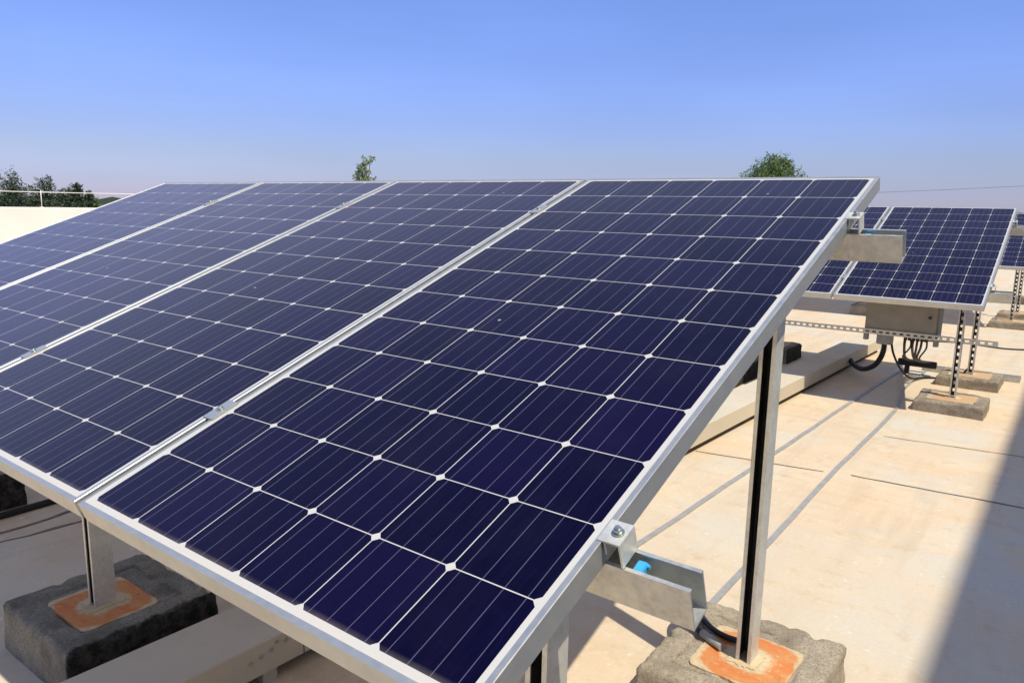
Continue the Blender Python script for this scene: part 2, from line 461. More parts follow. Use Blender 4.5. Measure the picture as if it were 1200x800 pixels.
# tall building on the right, outside the frame: it throws the long shadow
broot = empty('neighbouring_building', (5.3, 6, 0), label='tall plain building at the right whose shadow falls along the roof', cat='building')
bm = B(); box(bm, 0, 7, -22, 14, -8.0, 7.45); build('wall', bm, M['plaster_dull'], broot)
bm = B(); box(bm, -.06, 7.06, -22.06, 14.06, 7.452, 7.6, .01); build('coping', bm, M['plaster'], broot)
for y in (-12, -7, -2, 3, 8):
    bm = B(); box(bm, -.03, .05, y - .75, y + .75, 3.2, 4.7, .01); w = build('window', bm, M['plaster'], broot)
    bm = B(); box(bm, -.045, -.032, y - .66, y + .66, 3.29, 4.61); build('pane', bm, M['black'], w)

# joints in the screed and the earthing tapes
def ribbon(name, pts, w, z, mat, jag=.0, th=.004, seed=0, **kw):
    rnd = random.Random(seed); bm = B(); prev = None
    P = []
    for (a, b_) in zip(pts, pts[1:]):
        a, b_ = Vector(a), Vector(b_); n = max(2, int((b_ - a).length / .08))
        P += [a.lerp(b_, k / n) for k in range(n)]
    P.append(Vector(pts[-1]))
    for i, p in enumerate(P):
        d = (P[min(i + 1, len(P) - 1)] - P[max(i - 1, 0)]).normalized(); s = Vector((-d.y, d.x))
        ww = w * (1 + jag * (rnd.random() - .5) * 1.6); o = s * jag * (rnd.random() - .5) * w * 1.4
        zz = z + (.002 * noise.noise((p.x * 3, p.y * 3, seed)) if jag == 0 else 0)
        if jag == 0: o = s * (.007 * noise.noise((p.x, p.y * 1.1, seed)) + .003 * noise.noise((p.x, p.y * 4, seed)))
        q = [p + o + s * ww / 2, p + o - s * ww / 2]
        vs_ = [bm.verts.new((v.x, v.y, h)) for v in q for h in (zz + th, z - .001 if jag else 0.0005)]
        if prev:
            for k, l in ((0, 1), (1, 3), (3, 2), (2, 0)):
                bm.faces.new((prev[k], prev[l], vs_[l], vs_[k]))
        else: bm.faces.new((vs_[0], vs_[1], vs_[3], vs_[2]))
        prev = vs_
    bm.faces.new((prev[0], prev[2], prev[3], prev[1]))
    return build(name, bm, mat, **kw)
M['crack'] = mat_simple('joint_dirt', (.21, .165, .12), .95, 0, .2, 20)
M['crack_pale'] = mat_simple('joint_dirt_pale', (.36, .29, .21), .95, 0, .2, 20)
ribbon('floor_joint', [(-.28, 3.60), (.1, 3.67), (.44, 3.73)], .007, .002, M['crack'], .5, .0015, 1, kind='structure')
ribbon('floor_joint', [(.58, 3.77), (1.4, 3.84), (2.6, 3.93)], .010, .002, M['crack'], .5, .0015, 2, kind='structure')
ribbon('floor_joint', [(.56, 4.72), (1.6, 4.86)], .007, .002, M['crack_pale'], .9, .0012, 3, kind='structure')
ribbon('floor_joint', [(-2.17, -.6), (-2.17, .5), (-2.19, .79), (-2.25, 3)], .016, .002, M['crack'], .8, .0015, 4, kind='structure')
ribbon('floor_joint', [(-2.06, -.6), (-2.07, .47), (-2.03, .78), (-2.0, 3)], .013, .002, M['crack'], .9, .0012, 5, kind='structure')
ribbon('earthing_tape', [(.03, .9), (.065, 2.18), (.205, 6.86), (.24, 7.3)], .026, .004, M['tape'], 0, .004, 7,
       label='grey flat metal strip on the floor closer to the cream cable tray', cat='metal strip', group='earthing strips on the roof floor')
ribbon('earthing_tape', [(.52, 1.72), (.515, 1.985), (.49, 4.0), (.484, 5.5)], .026, .004, M['tape'], 0, .004, 8,
       label='grey flat metal strip on the floor running between two concrete footings', cat='metal strip', group='earthing strips on the roof floor')
ribbon('earthing_tape', [(.484, 5.56), (.40, 6.3), (.42, 7.3)], .02, .004, M['tape'], 0, .004, 9,
       label='short grey strip bending behind the second row right footing', cat='metal strip', group='earthing strips on the roof floor')

# ------------------------------------------------------------------ solar panels
TILT = R(20.5)
ROTX = Matrix.Rotation(TILT, 3, 'X')
H0 = 0.88
PERIOD = 1.0067
def panel_proto():
    root = empty('solar_panel')
    bm = B(); hb = .040; lip = .011; zt = .002
    # four mitred bars: outer wall, top lip, bottom flange
    prof = [(0, -hb), (0, zt), (lip, zt), (lip, -.0035), (.003, -.0035), (.003, -hb + .002), (.028, -hb + .002), (.028, -hb)]
    bv = .0012
    prof = [(0, -hb), (0, zt - bv), (bv, zt), (lip - bv * .6, zt), (lip, zt - bv), (lip, -.0035), (.003, -.0035), (.003, -hb + .002), (.028, -hb + .002), (.028, -hb)]
    cx, cy = PW / 2, PL / 2
    corners = [(0, 0, 1, 1), (PW, 0, -1, 1), (PW, PL, -1, -1), (0, PL, 1, -1)]
    g = .0004
    for i in range(4):
        x0, y0, sx0, sy0 = corners[i]; x1, y1, sx1, sy1 = corners[(i + 1) % 4]
        d = Vector((x1 - x0, y1 - y0, 0)).normalized() * g
        a = [bm.verts.new(Vector((x0 + sx0 * p, y0 + sy0 * p, z)) + d) for p, z in prof]
        b_ = [bm.verts.new(Vector((x1 + sx1 * p, y1 + sy1 * p, z)) - d) for p, z in prof]
        n = len(prof)
        for k in range(n): bm.faces.new((a[k], a[(k + 1) % n], b_[(k + 1) % n], b_[k]))
        bm.faces.new(a); bm.faces.new(b_)
    build('frame', bm, M['alu'], root)
    bm = B(); e = .0045
    q = [bm.verts.new(v) for v in ((e, e, 0), (PW - e, e, 0), (PW - e, PL - e, 0), (e, PL - e, 0), )]
    q2 = [bm.verts.new(v.co - Vector((0, 0, .0032))) for v in q]
    uvl = bm.loops.layers.uv.new('UVMap')
    fs = [bm.faces.new(q), bm.faces.new(q2[::-1])]
    for k in range(4): fs.append(bm.faces.new((q[k], q[(k + 1) % 4], q2[(k + 1) % 4], q2[k])))
    for f in fs:
        for l in f.loops: l[uvl].uv = (l.vert.co.x, l.vert.co.y)
    fs[1].material_index = 1
    build('glass_laminate', bm, [M['laminate'], M['backsheet']], root)
    bm = B(); box(bm, PW / 2 - .06, PW / 2 + .06, PL - .22, PL - .12, -.026, -.0045, .004); build('junction_box', bm, M['black'], root)
    return root
proto = panel_proto()
def inrow(p, dy, dz):        # panel-plane point -> world
    v = ROTX @ Vector(p); return v + Vector((0, dy, H0 + dz))
ROWS = [(0.0, 0.0, 'front row'), (5.47, -.03, 'second row'), (10.95, -.05, 'third row')]
PANEL_LABEL = {
    (0, 0): 'nearest solar panel, rightmost of the large front row',
    (0, 1): 'front row solar panel second from its right end',
    (0, 2): 'front row solar panel third from its right end',
    (0, 3): 'front row solar panel at its far left end beside the cream parapet',
    (1, 0): 'second row solar panel at its right end above the grey electrical box',
    (1, 1): 'second row solar panel left of the grey box, partly behind the front row',
    (1, 2): 'second row solar panel third from the right, behind the front row',
    (1, 3): 'second row solar panel at the left end, behind the front row',
    (2, 0): 'far solar panel at the right picture edge, right end of the third row',
    (2, 1): 'third row solar panel second from the right, behind the second row',
    (2, 2): 'third row solar panel third from the right, behind the second row',
    (2, 3): 'third row solar panel at the left end, behind the second row'}
first = True
for r, (dy, dz, rn) in enumerate(ROWS):
    for k in range(4):
        o = proto if first else copy_tree(proto)
        first = False
        o.matrix_world = Matrix.Translation(inrow((-MU - k * PERIOD, -MV, 0), dy, dz)) @ ROTX.to_4x4()
        tag(o, PANEL_LABEL[(r, k)], 'solar panel', 'solar panels on the roof')

# ------------------------------------------------------------------ racks
def leg_profile(w=.045, d=.066, lip=.0105):
    h, k = w / 2, d / 2     # slot faces -Y
    return [(-h + lip, -k), (-h, -k), (-h, k), (h, k), (h, -k), (h - lip, -k)]
RAIL_P = [(-.016, 0), (-.0225, 0), (-.0225, -.075), (.0225, -.075), (.0225, 0), (.016, 0)]   # x = along slope, y = normal
Y_LOW, Y_UP = .315, 1.615
LEGX = [.808, -.93, -2.67]
def rail_mesh(root, yc, x0, x1, dy, dz, mat):
    t = channel(RAIL_P, x1 - x0, .0028)
    base = inrow((x0, yc, -.0405), dy, dz)
    ex, ey, ez = ROTX @ Vector((0, 1, 0)), ROTX @ Vector((0, 0, 1)), Vector((1, 0, 0))
    mtx = Matrix.Translation(base - root.location) @ Matrix((ex, ey, ez)).transposed().to_4x4()
    bm = B(); join(bm, t, 0, mtx)
    return build('rail', bm, mat, root)
def leg_mesh(root, x, y, z0, z1, mat, perforated):
    bm = B()
    if perforated:
        p = leg_profile(.045, .055)
        t = channel(p, z1 - z0, .0025, hole=2, pitch=.055, hl=.024, margin=.34)
    else:
        t = channel(leg_profile(), z1 - z0, .003)
    T = Matrix.Translation(Vector((x, y, z0)) - root.location)
    join(bm, t, 0, T)
    # dark liner paints the slot's shade onto the inside of the channel
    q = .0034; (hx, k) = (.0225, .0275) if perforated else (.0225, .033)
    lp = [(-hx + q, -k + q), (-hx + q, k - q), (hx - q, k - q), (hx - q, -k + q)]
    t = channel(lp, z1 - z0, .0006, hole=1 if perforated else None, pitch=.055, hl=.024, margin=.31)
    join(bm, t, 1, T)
    return build('leg', bm, [mat, M['slot_shade_light'] if perforated else M['slot_shade']], root)
CL = {}
def clamp_meshes():
    # end clamp in panel axes, origin at the frame's outer top edge, x outward
    bm = B(); t = channel([(-.007, .0045), (.030, .0045), (.030, -.0385)], .046, .003)
    join(bm, t, 0, Matrix(((1, 0, 0, 0), (0, 0, 1, -.023), (0, 1, 0, 0), (0, 0, 0, 1))))
    t = channel([(.0035, .001), (.0035, -.020)], .046, .003)
    join(bm, t, 0, Matrix(((1, 0, 0, 0), (0, 0, 1, -.023), (0, 1, 0, 0), (0, 0, 0, 1))))
    o = build('end_clamp', bm, M['galv_pale'])
    bm = B(); cyl(bm, (.016, 0, .0048), .0095, .002, 16); cyl(bm, (.016, 0, .0068), .0068, .006, 6); cyl(bm, (.016, 0, .0128), .004, .004, 10)
    ob = build('bolt', bm, M['bolt'], o)
    bm = B(); box(bm, -.019, .019, -.036, .036, .0022, .0055, .001); box(bm, -.0055, .0055, -.034, .034, -.03, .002)
    mcl = build('mid_clamp', bm, M['alu'])
    bm = B(); cyl(bm, (0, 0, .0056), .0085, .002, 14); cyl(bm, (0, 0, .0076), .006, .005, 6)
    mb = build('bolt', bm, M['bolt'], mcl)
    bm = B(); box(bm, -.008, .008, -.0135, .0135, -.012, .0, .0015)
    for k in (-.0085, .0085): box(bm, -.007, .012, k - .003, k + .003, -.009, -.001, .001)
    sn = build('spring_nut', bm, M['blue_plastic'])
    return o, mcl, sn
ECL, MCL, SNUT = clamp_meshes()
used = set()
def place_part(proto_o, root, p, dy, dz, flip=False):
    o = proto_o if proto_o.name not in used else copy_tree(proto_o)
    used.add(proto_o.name)
    o.parent = root
    rm = ROTX.to_4x4() @ (Matrix.Rotation(math.pi, 4, 'Z') if flip else Matrix.Identity(4))
    o.matrix_local = Matrix.Translation(inrow(p, dy, dz) - root.location) @ rm
    return o
RACK_LABEL = ['galvanised channel rack carrying the large front row of solar panels',
              'slotted steel rack carrying the second row above the grey box',
              'slotted steel rack carrying the third row at the right edge']
RIGHT = PW - MU; LEFT = -MU - 3 * PERIOD
TOPZ = {}
for r, (dy, dz, rn) in enumerate(ROWS):
    root = empty('mounting_rack', (-1.0, dy + .9, 0), label=RACK_LABEL[r], cat='rack', group='solar panel racks')
    root_m = M['galv'] if r == 0 else M['galv_pale']
    for yc, ly in ((Y_LOW, .06), (Y_UP, -.05)):
        rail_mesh(root, yc, LEFT - .14, 1.103, dy, dz, root_m)
    for x in LEGX:
        for yc, off in ((Y_LOW, .064), (Y_UP, -.026)):
            c = inrow((x, yc, -.08), dy, dz)
            y = c.y + off
            top = c.z + off * math.tan(TILT) - (.0 if off > 0 else -.01)
            if off < 0: top -= .0; y = c.y - .064
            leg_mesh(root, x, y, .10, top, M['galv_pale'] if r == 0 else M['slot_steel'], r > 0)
    for yc in (Y_LOW, Y_UP):
        place_part(ECL, root, (RIGHT, yc, 0), dy, dz)
        if r: place_part(ECL, root, (LEFT, yc, 0), dy, dz, True)
        place_part(SNUT, root, (RIGHT + .043, yc, -.050), dy, dz)
        for k in range(3):
            place_part(MCL, root, (-MU - k * PERIOD - (PERIOD - PW) / 2, yc, 0), dy, dz)
    if r > 0:   # small black cable clips on the rail ends
        pass

# ------------------------------------------------------------------ concrete footings
def footing_mesh(w, d, h, seed, groove=.15, sag=.006):
    n = 60; bm = B(); rnd = random.Random(seed); gl = bm.verts.layers.float.new('groove')
    def top(u, v):
        x, y = u * w / 2, v * d / 2
        ax, ay = abs(x), abs(y)
        rx, ry = w / 2 - ax, d / 2 - ay
        e = min(rx, ry); z = h
        er = .013 + .016 * max(0, noise.noise((x * 26, y * 26, seed + 31)))
        if e < er: z -= er * (1 - math.sqrt(max(0, 1 - (1 - e / er) ** 2)))
        if e < .045: z -= .012 * max(0, noise.noise((x * 17, y * 17, seed + 41)) - .12) * (1 - e / .045) * 3
        q = max(ax / (w / 2), ay / (d / 2)); gq = .66 + .02 * noise.noise((x * 8, y * 8, seed))
        if q < gq: z -= sag
        on = 1.0 if noise.noise((x * 5, y * 5, seed + 5)) > -.12 else .12
        gv = max(0.0, 1 - abs(q - gq) / .026) * on
        z -= .009 * gv
        z += .006 * noise.noise((x * 22, y * 22, seed + 2)) + .003 * noise.noise((x * 60, y * 60, seed + 4)) + .004 * noise.noise((x * 7, y * 7, seed + 9))
        wob = .007 * noise.noise((x * 6, y * 6, seed + 20))
        v = bm.verts.new((x + (wob if ax > w * .4 else 0), y + (wob if ay > d * .4 else 0), z)); v[gl] = gv
        return v
    g = [[top(2 * i / n - 1, 2 * j / n - 1) for j in range(n + 1)] for i in range(n + 1)]
    for i in range(n):
        for j in range(n):
            f = bm.faces.new((g[i][j], g[i + 1][j], g[i + 1][j + 1], g[i][j + 1])); f.smooth = True
    per = [g[i][0] for i in range(n)] + [g[n][j] for j in range(n)] + [g[n - i][n] for i in range(n)] + [g[0][n - j] for j in range(n)]
    prev = per; L = 6
    for l in range(1, L + 1):
        cur = []
        for v in per:
            t = l / L; out = 1 + .02 * t
            p = Vector((v.co.x * out, v.co.y * out, v.co.z * (1 - t)))
            nn = .007 * noise.noise((p.x * 14, p.y * 14, p.z * 20 + seed)) * math.sin(math.pi * min(1, t * 1.2) * .9)
            p.x += nn * (1 if p.x > 0 else -1); p.y += nn * (1 if p.y > 0 else -1)
            if l == L: p.z = 0.0
            cur.append(bm.verts.new(p))
        for k in range(len(per)):
            f = bm.faces.new((prev[k], prev[(k + 1) % len(per)], cur[(k + 1) % len(per)], cur[k])); f.smooth = True
        prev = cur
    return bm
def patch(name, cx, cy, z, hw, hd, th, mat, parent, seed, hole=None, rag=.012):
    bm = B(); n = 110; ring = []
    def pt(a, hx, hy, s, sq=4):
        c, s_ = math.cos(a), math.sin(a)
        k = (abs(c) ** sq + abs(s_) ** sq) ** (-1 / sq)
        j = 1 + rag / hx * (noise.noise((c * 1.6, s_ * 1.6, s)) + .45 * noise.noise((c * 6, s_ * 6, s)) + .40 * noise.noise((c * 19, s_ * 19, s)))
        return Vector((cx + hx * k * c * j, cy + hy * k * s_ * j, 0))
    A = [2 * math.pi * i / n for i in range(n)]
    out = [pt(a, hw, hd, seed, 12) for a in A]
    o_t = [bm.verts.new(p + Vector((0, 0, z + th))) for p in out]
    o_b = [bm.verts.new(p + Vector((0, 0, z - .012))) for p in out]
    if hole:
        i_t = [bm.verts.new(pt(a, hole, hole * hd / hw, seed + 3) + Vector((0, 0, z + th))) for a in A]
        i_b = [bm.verts.new(v.co - Vector((0, 0, th + .012))) for v in i_t]
    for k in range(n):
        l = (k + 1) % n
        bm.faces.new((o_t[k], o_t[l], o_b[l], o_b[k]))
        if hole:
            bm.faces.new((o_t[k], o_t[l], i_t[l], i_t[k])); bm.faces.new((i_t[k], i_t[l], i_b[l], i_b[k]))
    if not hole: bm.faces.new(o_t)
    return build(name, bm, mat, parent)
def footing(x, y, w, d, h, mat, seed, label, ox=0, oy=0, pads=True, ringw=(.145, .115), coat='orange', cat='footing'):
    root = empty('concrete_footing', (x, y, 0), label=label, cat=cat, group='concrete footings under the racks')
    build('block', footing_mesh(w, d, h, seed), mat, root, smooth=False)
    if pads:
        zt = h - .004
        pad = patch('painted_pad', 0, 0, zt, ringw[0], ringw[1], .004, M[coat], root, seed, rag=.006)
        pad.location = (ox, oy, 0)
        col_ = patch('mortar_collar', 0, 0, zt + .003, .043, .052, .004, M['cream'], root, seed + 2, rag=.012)
        col_.location = (ox, oy, 0)
    return root
fr_y = inrow((0, Y_LOW, -.08), 0, 0).y + .064
rr_y = inrow((0, Y_UP, -.08), 0, 0).y - .064
footing(.795, 1.49, .47, .50, .125, M['conc_brown'], 3, 'brown concrete footing with bright orange patch under the tall rear leg at the right front', .013, rr_y - 1.49, ringw=(.135, .135))
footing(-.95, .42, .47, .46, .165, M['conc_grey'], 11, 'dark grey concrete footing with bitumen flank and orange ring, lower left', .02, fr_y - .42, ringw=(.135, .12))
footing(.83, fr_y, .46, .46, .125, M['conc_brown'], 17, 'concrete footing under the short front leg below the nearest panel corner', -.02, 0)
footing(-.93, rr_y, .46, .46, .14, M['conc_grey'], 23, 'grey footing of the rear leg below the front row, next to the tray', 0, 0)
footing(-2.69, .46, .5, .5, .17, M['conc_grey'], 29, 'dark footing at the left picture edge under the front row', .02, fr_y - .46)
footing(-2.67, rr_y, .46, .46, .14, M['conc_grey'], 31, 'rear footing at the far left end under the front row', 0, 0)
SEC = [('concrete footing of the right front leg of the second row, nearest of that pair', 'concrete footing behind it under the right rear leg of the second row'),
       ('dark long footing beside the cream cable tray under the second row', 'footing of the second row middle rear leg behind the tray'),
       ('footing of the second row left front leg behind the front row', 'footing of the second row left rear leg behind the front row')]
SEC[0] = ('footing with faded orange top under the front right leg of the second row',
          'footing with faded orange top under the rear right leg of the second row')
THR = [('footing under the front right leg of the third row at the picture edge', 'footing under the rear right leg of the third row at the picture edge'),
       ('footing under the middle front leg of the third row', 'footing under the middle rear leg of the third row'),
       ('footing under the left front leg of the third row', 'footing under the left rear leg of the third row')]
for r, names in ((1, SEC), (2, THR)):
    dy = ROWS[r][0]
    for i, x in enumerate(LEGX):
        for j, y in enumerate((fr_y + dy, rr_y + dy)):
            m = M['conc_grey'] if (r == 1 and i == 1) else M['conc_pale']
            w, d, px_, py_ = (.46, .46, x, y)
            if r == 1 and i == 1 and j == 0: w, d, px_, py_ = .46, 1.0, x - .02, y - .1
            footing(px_, py_, w, d, .09 if i == 0 else .15, m, 40 + r * 10 + i * 2 + j, names[i][j], x - px_, y - py_, ringw=(.16, .15), coat='orange_faded')

# ------------------------------------------------------------------ cable tray along the roof
tray = empty('cable_tray', (-.405, 3, 0), rotm=Matrix.Rotation(R(-1.7), 3, 'Z'), label='long cream covered cable tray on feet running along the roof under the panels', cat='cable tray')
TX0, TX1, TZ = -.585, -.335, .150
def tray_cover(y0, y1):
    bm = B()
    x0, x1 = TX0 + .455, TX1 + .455
    prof = [(x0, TZ - .105), (x0, TZ - .003), (x0 + .003, TZ), (x1 - .003, TZ), (x1, TZ - .003), (x1, TZ - .105), (x1 - .012, TZ - .105)]
    t = channel(prof, y1 - y0, .002)
    join(bm, t, 0, Matrix(((1, 0, 0, 0), (0, 0, 1, y0 - 3), (0, 1, 0, 0), (0, 0, 0, 1))))
    return build('cover', bm, M['tray'], tray)
for a, b_ in ((-1.6, .735), (.74, 3.165), (3.17, 5.595), (5.6, 8.1)): tray_cover(a, b_)
for y in (-1.2, .62):
    bm = B(); box(bm, .07, .11, y - 3 - .025, y - 3 + .025, 0.0, .045, .002); box(bm, -.12, -.08, y - 3 - .025, y - 3 + .025, 0.0, .045, .002)
    box(bm, -.115, .105, y - 3 - .02, y - 3 + .02, .0455, .06)
    build('foot', bm, M['slot_steel'], tray)
for y, z in ((.55, .098), (.585, .105), (.62, .112), (.672, .122), (.64, .13)):
    bm = B(); cyl(bm, (TX1 + .455, y - 3, z), .0065, .004, 8, 'X'); build('bolt', bm, M['bolt'], tray)
bm = B(); box(bm, -.128, .118, -1.6 - 3, 8.08 - 3, .062, .075); build('base_plate', bm, M['gap_shade'], tray)
bm = B(); box(bm, -.06, .092, 1.3 - 3, 8.05 - 3, 0.001, .0615); build('gap_shade_strip', bm, M['gap_shade'], tray)  # added strip, its dark colour stands for the shade gap under the tray

# ------------------------------------------------------------------ slotted strut, box and its wiring on the second row
sr = empty('slotted_strut', (0, 5.93, .53), label='long slotted steel strut carrying the grey box below the second row', cat='strut')
bm = B(); t = channel([(-.0, .010), (-.0, 0), (.041, 0), (.041, .010)], 2.05, .0025, hole=1, pitch=.05, hl=.028, margin=.30)
# profile: x -> world z, y -> world y, extrude -> world x
join(bm, t, 0, Matrix(((0, 0, 1, -1.0), (0, 1, 0, 0.0), (1, 0, 0, -.03), (0, 0, 0, 1))))
build('bar', bm, M['slot_steel'], sr)

bx = empty('junction_cabinet', (.385, 6.06, .5), label='flat grey metal electrical box hanging under the second row panel', cat='electrical box')
bm = B(); box(bm, -.265, .262, -.10, .10, .002, .35, .006); build('case', bm, M['grey_box'], bx)
bm = B(); box(bm, -.255, .252, -.112, -.1015, .012, .34, .004); dr = build('door', bm, M['grey_box'], bx)
bm = B()
for px_ in (-.235, .232):
    for pz_ in (.035, .31): cyl(bm, (px_, -.1165, pz_), .007, .005, 8, 'Y')
build('screw', bm, M['bolt'], dr)
bm = B(); cyl(bm, (.20, -.122, .17), .012, .01, 12, 'Y'); build('lock', bm, M['black'], dr)
for x in (-.25, .255):
    bm = B(); box(bm, x - .018, x + .018, -.105, -.06, -.055, .001, .003); build('mounting_foot', bm, M['grey_box'], bx)
bm = B(); box(bm, -.175, -.065, -.07, .04, -.085, .0015, .006); build('gland_block', bm, M['grey_plastic'], bx)

bm = B()
def corr(L, i): return .019 + (.004 if i % 2 else -.002)
tube(bm, [(.265, 6.04, .42), (.262, 6.05, .36), (.235, 6.10, .28), (.17, 6.22, .19), (.06, 6.40, .115), (-.05, 6.62, .085), (-.15, 6.85, .085), (-.20, 7.0, .09)], corr, 12, sub=10)
tag(build('black_conduit', bm, M['black_rubber']), 'thick black corrugated conduit from the grey box down to the cream tray', 'conduit')
bm = B()
tube(bm, [(.31, 6.06, .44), (.33, 6.10, .33), (.36, 6.3, .18), (.40, 6.6, .05), (.46, 6.9, .014), (.6, 7.0, .012), (.72, 6.98, .05), (.79, 6.96, .14)], .009, 8)
tag(build('black_cable', bm, M['black_rubber']), 'thin black cable looping from the grey box over the floor to the rear leg', 'cable')
bd = empty('cable_bundle', (.47, 6.1, .5), label='bundle of short black cables hanging under the grey box into a bar', cat='cables')
for k in range(6):
    x = .405 + k * .030
    sw = random.uniform(-.05, .05)
    bm = B(); w = random.uniform(-.012, .012); x2 = .33 + k * .030
    tube(bm, [(x - .47, 0, -.005), (x - .47 + w, .04, -.10), (.5 * (x + x2) - .47 - w + sw, .40 + sw, -.25), (x2 - .47, .98, -.38)], random.choice((.007, .009, .0105)), 8)
    cyl(bm, (x - .47, 0, -.045), .014, .042, 8)
    build('cable', bm, M['black'], bd)
bm = B(); box(bm, -.26, .06, .95, 1.0, -.425, -.365, .006); box(bm, -.2, -.16, .955, .995, -.498, -.426, .003); build('terminal_bar', bm, M['black'], bd)
bm = B(); t = channel([(-.05, .045), (-.05, 0), (.05, 0), (.05, .045)], .78, .003)
join(bm, t, 0, Matrix(((0, 0, 1, .38), (1, 0, 0, 7.36), (0, 1, 0, .003), (0, 0, 0, 1))))
tag(build('floor_duct', bm, M['slot_steel']), 'flat grey cable duct lying on the floor behind the right footings of second row', 'cable duct')

# ------------------------------------------------------------------ cable at the front right footing
ct = empty('floor_cable', (.70, 1.56, .12), label='black cable with a grey sleeve on the brown footing beside the tall leg', cat='cable')
bm = B(); tube(bm, [(-1.0, .46, -.108), (-.72, .42, -.109), (-.50, .37, -.109), (-.36, .345, -.109), (-.24, .305, -.106), (-.185, .265, -.085), (-.160, .205, -.01), (-.150, .15, .016), (-.135, .09, .020), (-.05, .0, .016), (.02, -.03, .016), (.085, -.03, .02)], .0095, 8); build('cable', bm, M['black'], ct)
bm = B(); tube(bm, [(-1.0, .49, -.108), (-.72, .45, -.109), (-.50, .40, -.109), (-.36, .365, -.109), (-.25, .325, -.106), (-.195, .275, -.085), (-.172, .205, -.01), (-.165, .14, .014), (-.150, .07, .018), (-.08, -.03, .014), (.01, -.075, .014)], .008, 8); build('cable', bm, M['black'], ct)
bm = B(); tube(bm, [(-.045, -.06, .018), (.035, -.098, .018)], .0125, 12, sub=1); build('sleeve', bm, M['grey_plastic'], ct)
# pipe on the floor at the far left
bm = B(); tube(bm, [(-2.33, -2.0, .016), (-2.35, -.5, .016), (-2.34, .4, .016), (-2.36, 1.2, .016), (-2.35, 3.0, .016)], .016, 10)
bpy_pipe = tag(build('floor_pipe', bm, M['black_rubber']), 'black pipe along the floor beside the left edge footing', 'pipe')

# small things beyond the second row at the right edge
bm = B(); tube(bm, [(.1, 9.2, .01), (.5, 9.35, .01), (.9, 9.25, .01), (1.3, 9.4, .01), (2.2, 9.3, .01)], .008, 8)
tag(build('black_cable', bm, M['black_rubber']), 'black cable across the floor in front of the third row footings', 'cable')
bm = B(); box(bm, .2, 2.4, 14.6, 15.0, 0, .12, .01); tag(build('concrete_kerb', bm, M['conc_pale']), 'pale low concrete kerb on the roof behind the third row', 'kerb')
# parapet at the back of the roof
bm = B(); box(bm, -11.99, 5.2, 29.7, 29.95, .0, .55, .01)
tag(build('parapet_wall', bm, M['plaster']), 'low cream parapet wall at the far end of the roof', 'wall')

# ------------------------------------------------------------------ trees
def tree(name, base, top, lobes, leafmat, label, group=None, n=2600, leaf=.16, seed=1, up=.4):
    rnd = random.Random(seed)
    root = empty(name, base, label=label, cat='tree', group=group)
    b0 = Vector(base)
    bm = B(); h = top - b0.z
    def taper(H, r0, r1): return lambda L, i: r0 + (r1 - r0) * min(1, L / H)
    bend = Vector((rnd.uniform(-.3, .3), rnd.uniform(-.3, .3), 0))
    tube(bm, [(0, 0, 0), tuple(bend * .5 + Vector((0, 0, h * .3))), tuple(bend + Vector((0, 0, h * .62))), tuple(bend * 1.2 + Vector((0, 0, h * .93)))], taper(h, .17, .03), 8, sub=4)
    for (cx, cy, cz, rx, rz) in lobes:
        c = Vector((cx, cy, cz)) ; st = bend * .8 + Vector((0, 0, min(h * .6, max(h * .3, cz - rz - .8))))
        mid = st.lerp(c, .5) + Vector((rnd.uniform(-.15, .15), rnd.uniform(-.15, .15), .15))
        tube(bm, [tuple(st), tuple(mid), tuple(c), tuple(c + Vector((rnd.uniform(-.2, .2), 0, rz * .7)))], taper((c - st).length + rz, .07, .012), 6, sub=3)
    build('trunk', bm, M['bark'], root)
    bm = B()
    tot = sum(l[3] ** 2 * l[4] for l in lobes)
    for (cx, cy, cz, rx, rz) in lobes:
        k = int(n * rx * rx * rz / tot)
        ncl = max(5, k // 26)
        for c in range(ncl):
            u = Vector((rnd.gauss(0, 1), rnd.gauss(0, 1), rnd.gauss(0, 1))).normalized() * (rnd.random() ** .42)
            cc = Vector((cx + u.x * rx, cy + u.y * rx, cz + u.z * rz))
            cr = rnd.uniform(.16, .34) * min(1, rx)
            sd = (u + Vector((0, 0, up))).normalized()
            for q in range(26):
                s = rnd.random()
                p = cc + sd * (s - .4) * cr * 2.0 + Vector((rnd.gauss(0, 1), rnd.gauss(0, 1), rnd.gauss(0, 1))) * cr * .42 * (1.1 - .7 * s)
                a = Vector((rnd.gauss(0, 1), rnd.gauss(0, 1), rnd.gauss(0, .7) + .3)).normalized()
                b_ = a.cross(Vector((rnd.gauss(0, 1), rnd.gauss(0, 1), rnd.gauss(0, 1)))).normalized()
                L = leaf * rnd.uniform(.6, 1.3); W = L * .42
                vs_ = [bm.verts.new(p), bm.verts.new(p + a * L * .5 + b_ * W * .5), bm.verts.new(p + a * L), bm.verts.new(p + a * L * .5 - b_ * W * .5)]
                bm.faces.new(vs_)
    build('crown', bm, leafmat, root)
    return root
GZ = -8.0
LG = 'dark trees beyond the left parapet'
def lt(x, y, top, w, seed, label, mat='leaf_dark', leaf=.12, n=20000):
    h = top - GZ; rnd = random.Random(seed)
    lobes = [(0, 0, h - 1.6, w * .8, 1.6), (w * .5, w * .5, h - 2.4, w * .7, 1.3), (-w * .55, -w * .4, h - 2.3, w * .7, 1.2), (.1, -.2, h - 3.6, w, 1.8), (w * .2, 0, h - .7, w * .35, .7)]
    tree('broadleaf_tree', (x, y, GZ), top, lobes, M[mat], label, LG, n=n, leaf=leaf, seed=seed, up=.7)
lt(-41.5, 12.9, 2.45, 1.6, 5, 'dark bushy tree behind the left parapet at the very left picture edge')
lt(-41.0, 14.3, 2.62, 1.15, 6, 'tallest dark tree behind the parapet, second from the left edge')
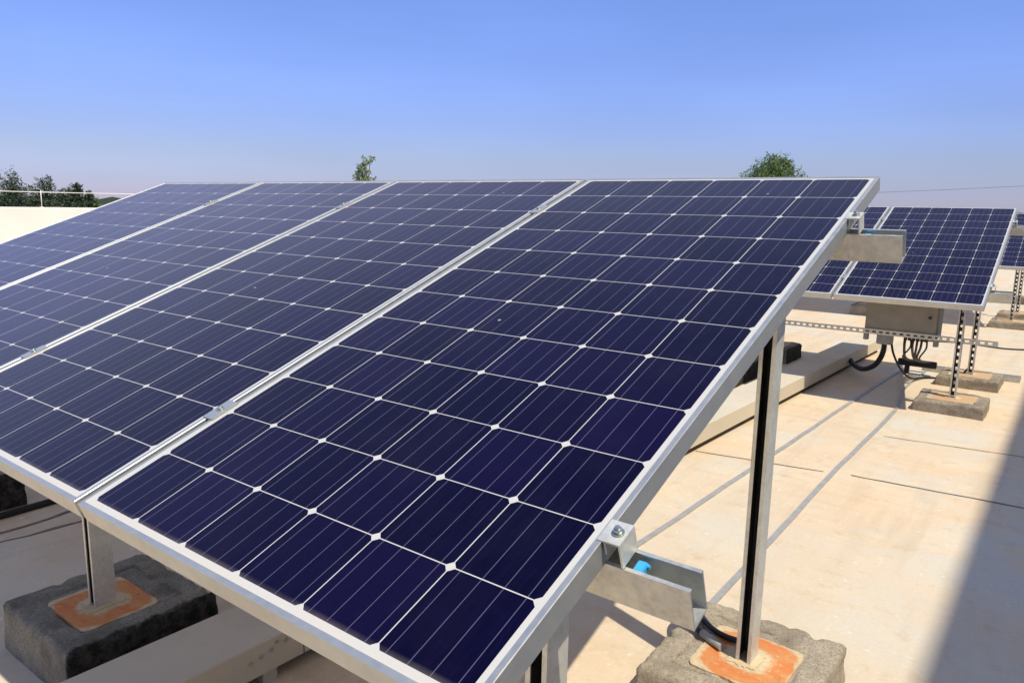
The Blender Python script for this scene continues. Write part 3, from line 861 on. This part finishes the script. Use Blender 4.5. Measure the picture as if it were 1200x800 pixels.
lt(-40.6, 15.75, 2.5, 1.05, 7, 'dark round tree in the middle of the left clump')
lt(-40.2, 16.75, 2.15, .65, 8, 'smaller dark tree in the clump, third before its right end')
lt(-40.0, 17.05, 2.35, .42, 9, 'narrow dark tree with one leaning top, right of the clump')
lt(-39.9, 17.55, 1.95, .42, 10, 'low dark tree at the right end of the left clump')
lt(-39.6, 17.75, 1.45, .5, 12, 'low light green bush at the right end of the left clump', 'leaf_mid')
lt(-42.5, 15.2, 1.9, 1.2, 15, 'dark tree set behind the gap in the left clump')
for k, (x, y, t, w) in enumerate(((-43.5, 12.2, 1.75, 1.2), (-43.2, 13.6, 1.9, 1.2), (-43.0, 15.0, 1.8, 1.1), (-42.6, 16.4, 1.85, 1.0), (-42.2, 17.4, 1.6, .8))):
    lt(x, y, t, w, 50 + k, ['low dark shrub crown filling the left end of the clump behind the parapet', 'dark shrub crown filling between the first two trees of the left clump',
       'dark shrub crown filling the middle of the left clump', 'dark shrub crown filling below the round tree of the left clump', 'low shrub crown at the right end of the left clump'][k], n=12000)
# small wispy tree above the front row
tree('slender_tree', (-32.1, 29.35, GZ), 4.1, [(-.15, 0, 10.9, .50, .85), (.15, .1, 10.6, .6, .6), (.08, 0, 11.6, .42, .55), (.32, .2, 12.0, .30, .22), (-.28, -.1, 11.35, .34, .45)],
     M['leaf_lime'], 'small wispy light green tree top rising behind the front row', n=2600, leaf=.13, seed=21)
# round crown behind the nearest panel
tree('round_tree', (-12.9, 42.0, GZ), 4.6, [(0, 0, 11.0, 1.35, 1.45), (-.75, -.5, 10.7, 1.0, .95), (.8, .5, 10.9, .95, 1.1), (1.15, .8, 10.5, .75, .8), (.2, .1, 11.9, .8, .75), (-1.2, -.8, 10.3, .6, .6), (.55, .4, 12.05, .5, .6)],
     M['leaf_mid'], 'round bushy green tree crown rising behind the nearest panel', n=24000, leaf=.12, seed=33, up=.8)

# power line far behind at the right, with the mast it passes
pl = empty('power_line', (-8, 70, -8), label='thin dark overhead wire across the sky at the right', cat='wire')
bm = B(); tube(bm, [(-24, 0, 11.0), (-12, 0, 11.02), (-5.7, 0, 11.27), (5.2, 0, 11.82), (20, 0, 12.8)], .022, 6, sub=6); build('wire', bm, M['grey_plastic'], pl)
for x, z in ((-24, 11.2), (20, 13.0)):
    bm = B(); tube(bm, [(x, 0, 0), (x, 0, z)], lambda L, i: .14 - .05 * min(1, L / 12), 8, sub=1); build('pole', bm, M['grey_plastic'], pl)
# far hazy tree line on the horizon
bm = B(); rnd = random.Random(4); prev = None
for i in range(220):
    a = R(20 + i * .75); d = 700 + 60 * math.sin(i * .3)
    x, y = 1.5 + d * math.cos(a), d * math.sin(a)
    h = -8 + 10 + 3 * noise.noise((i * .25, 0, 0)) + rnd.uniform(0, 2.2)
    ring = [bm.verts.new((x, y, -8)), bm.verts.new((x, y, h)), bm.verts.new((x * 1.06, y * 1.06, h - 1)), bm.verts.new((x * 1.06, y * 1.06, -8))]
    if prev:
        for k in range(3): bm.faces.new((prev[k], prev[k + 1], ring[k + 1], ring[k]))
    prev = ring
build('distant_woodland', bm, M['leaf_dark'], kind='stuff', label='distant line of woodland on the horizon', cat='woodland')
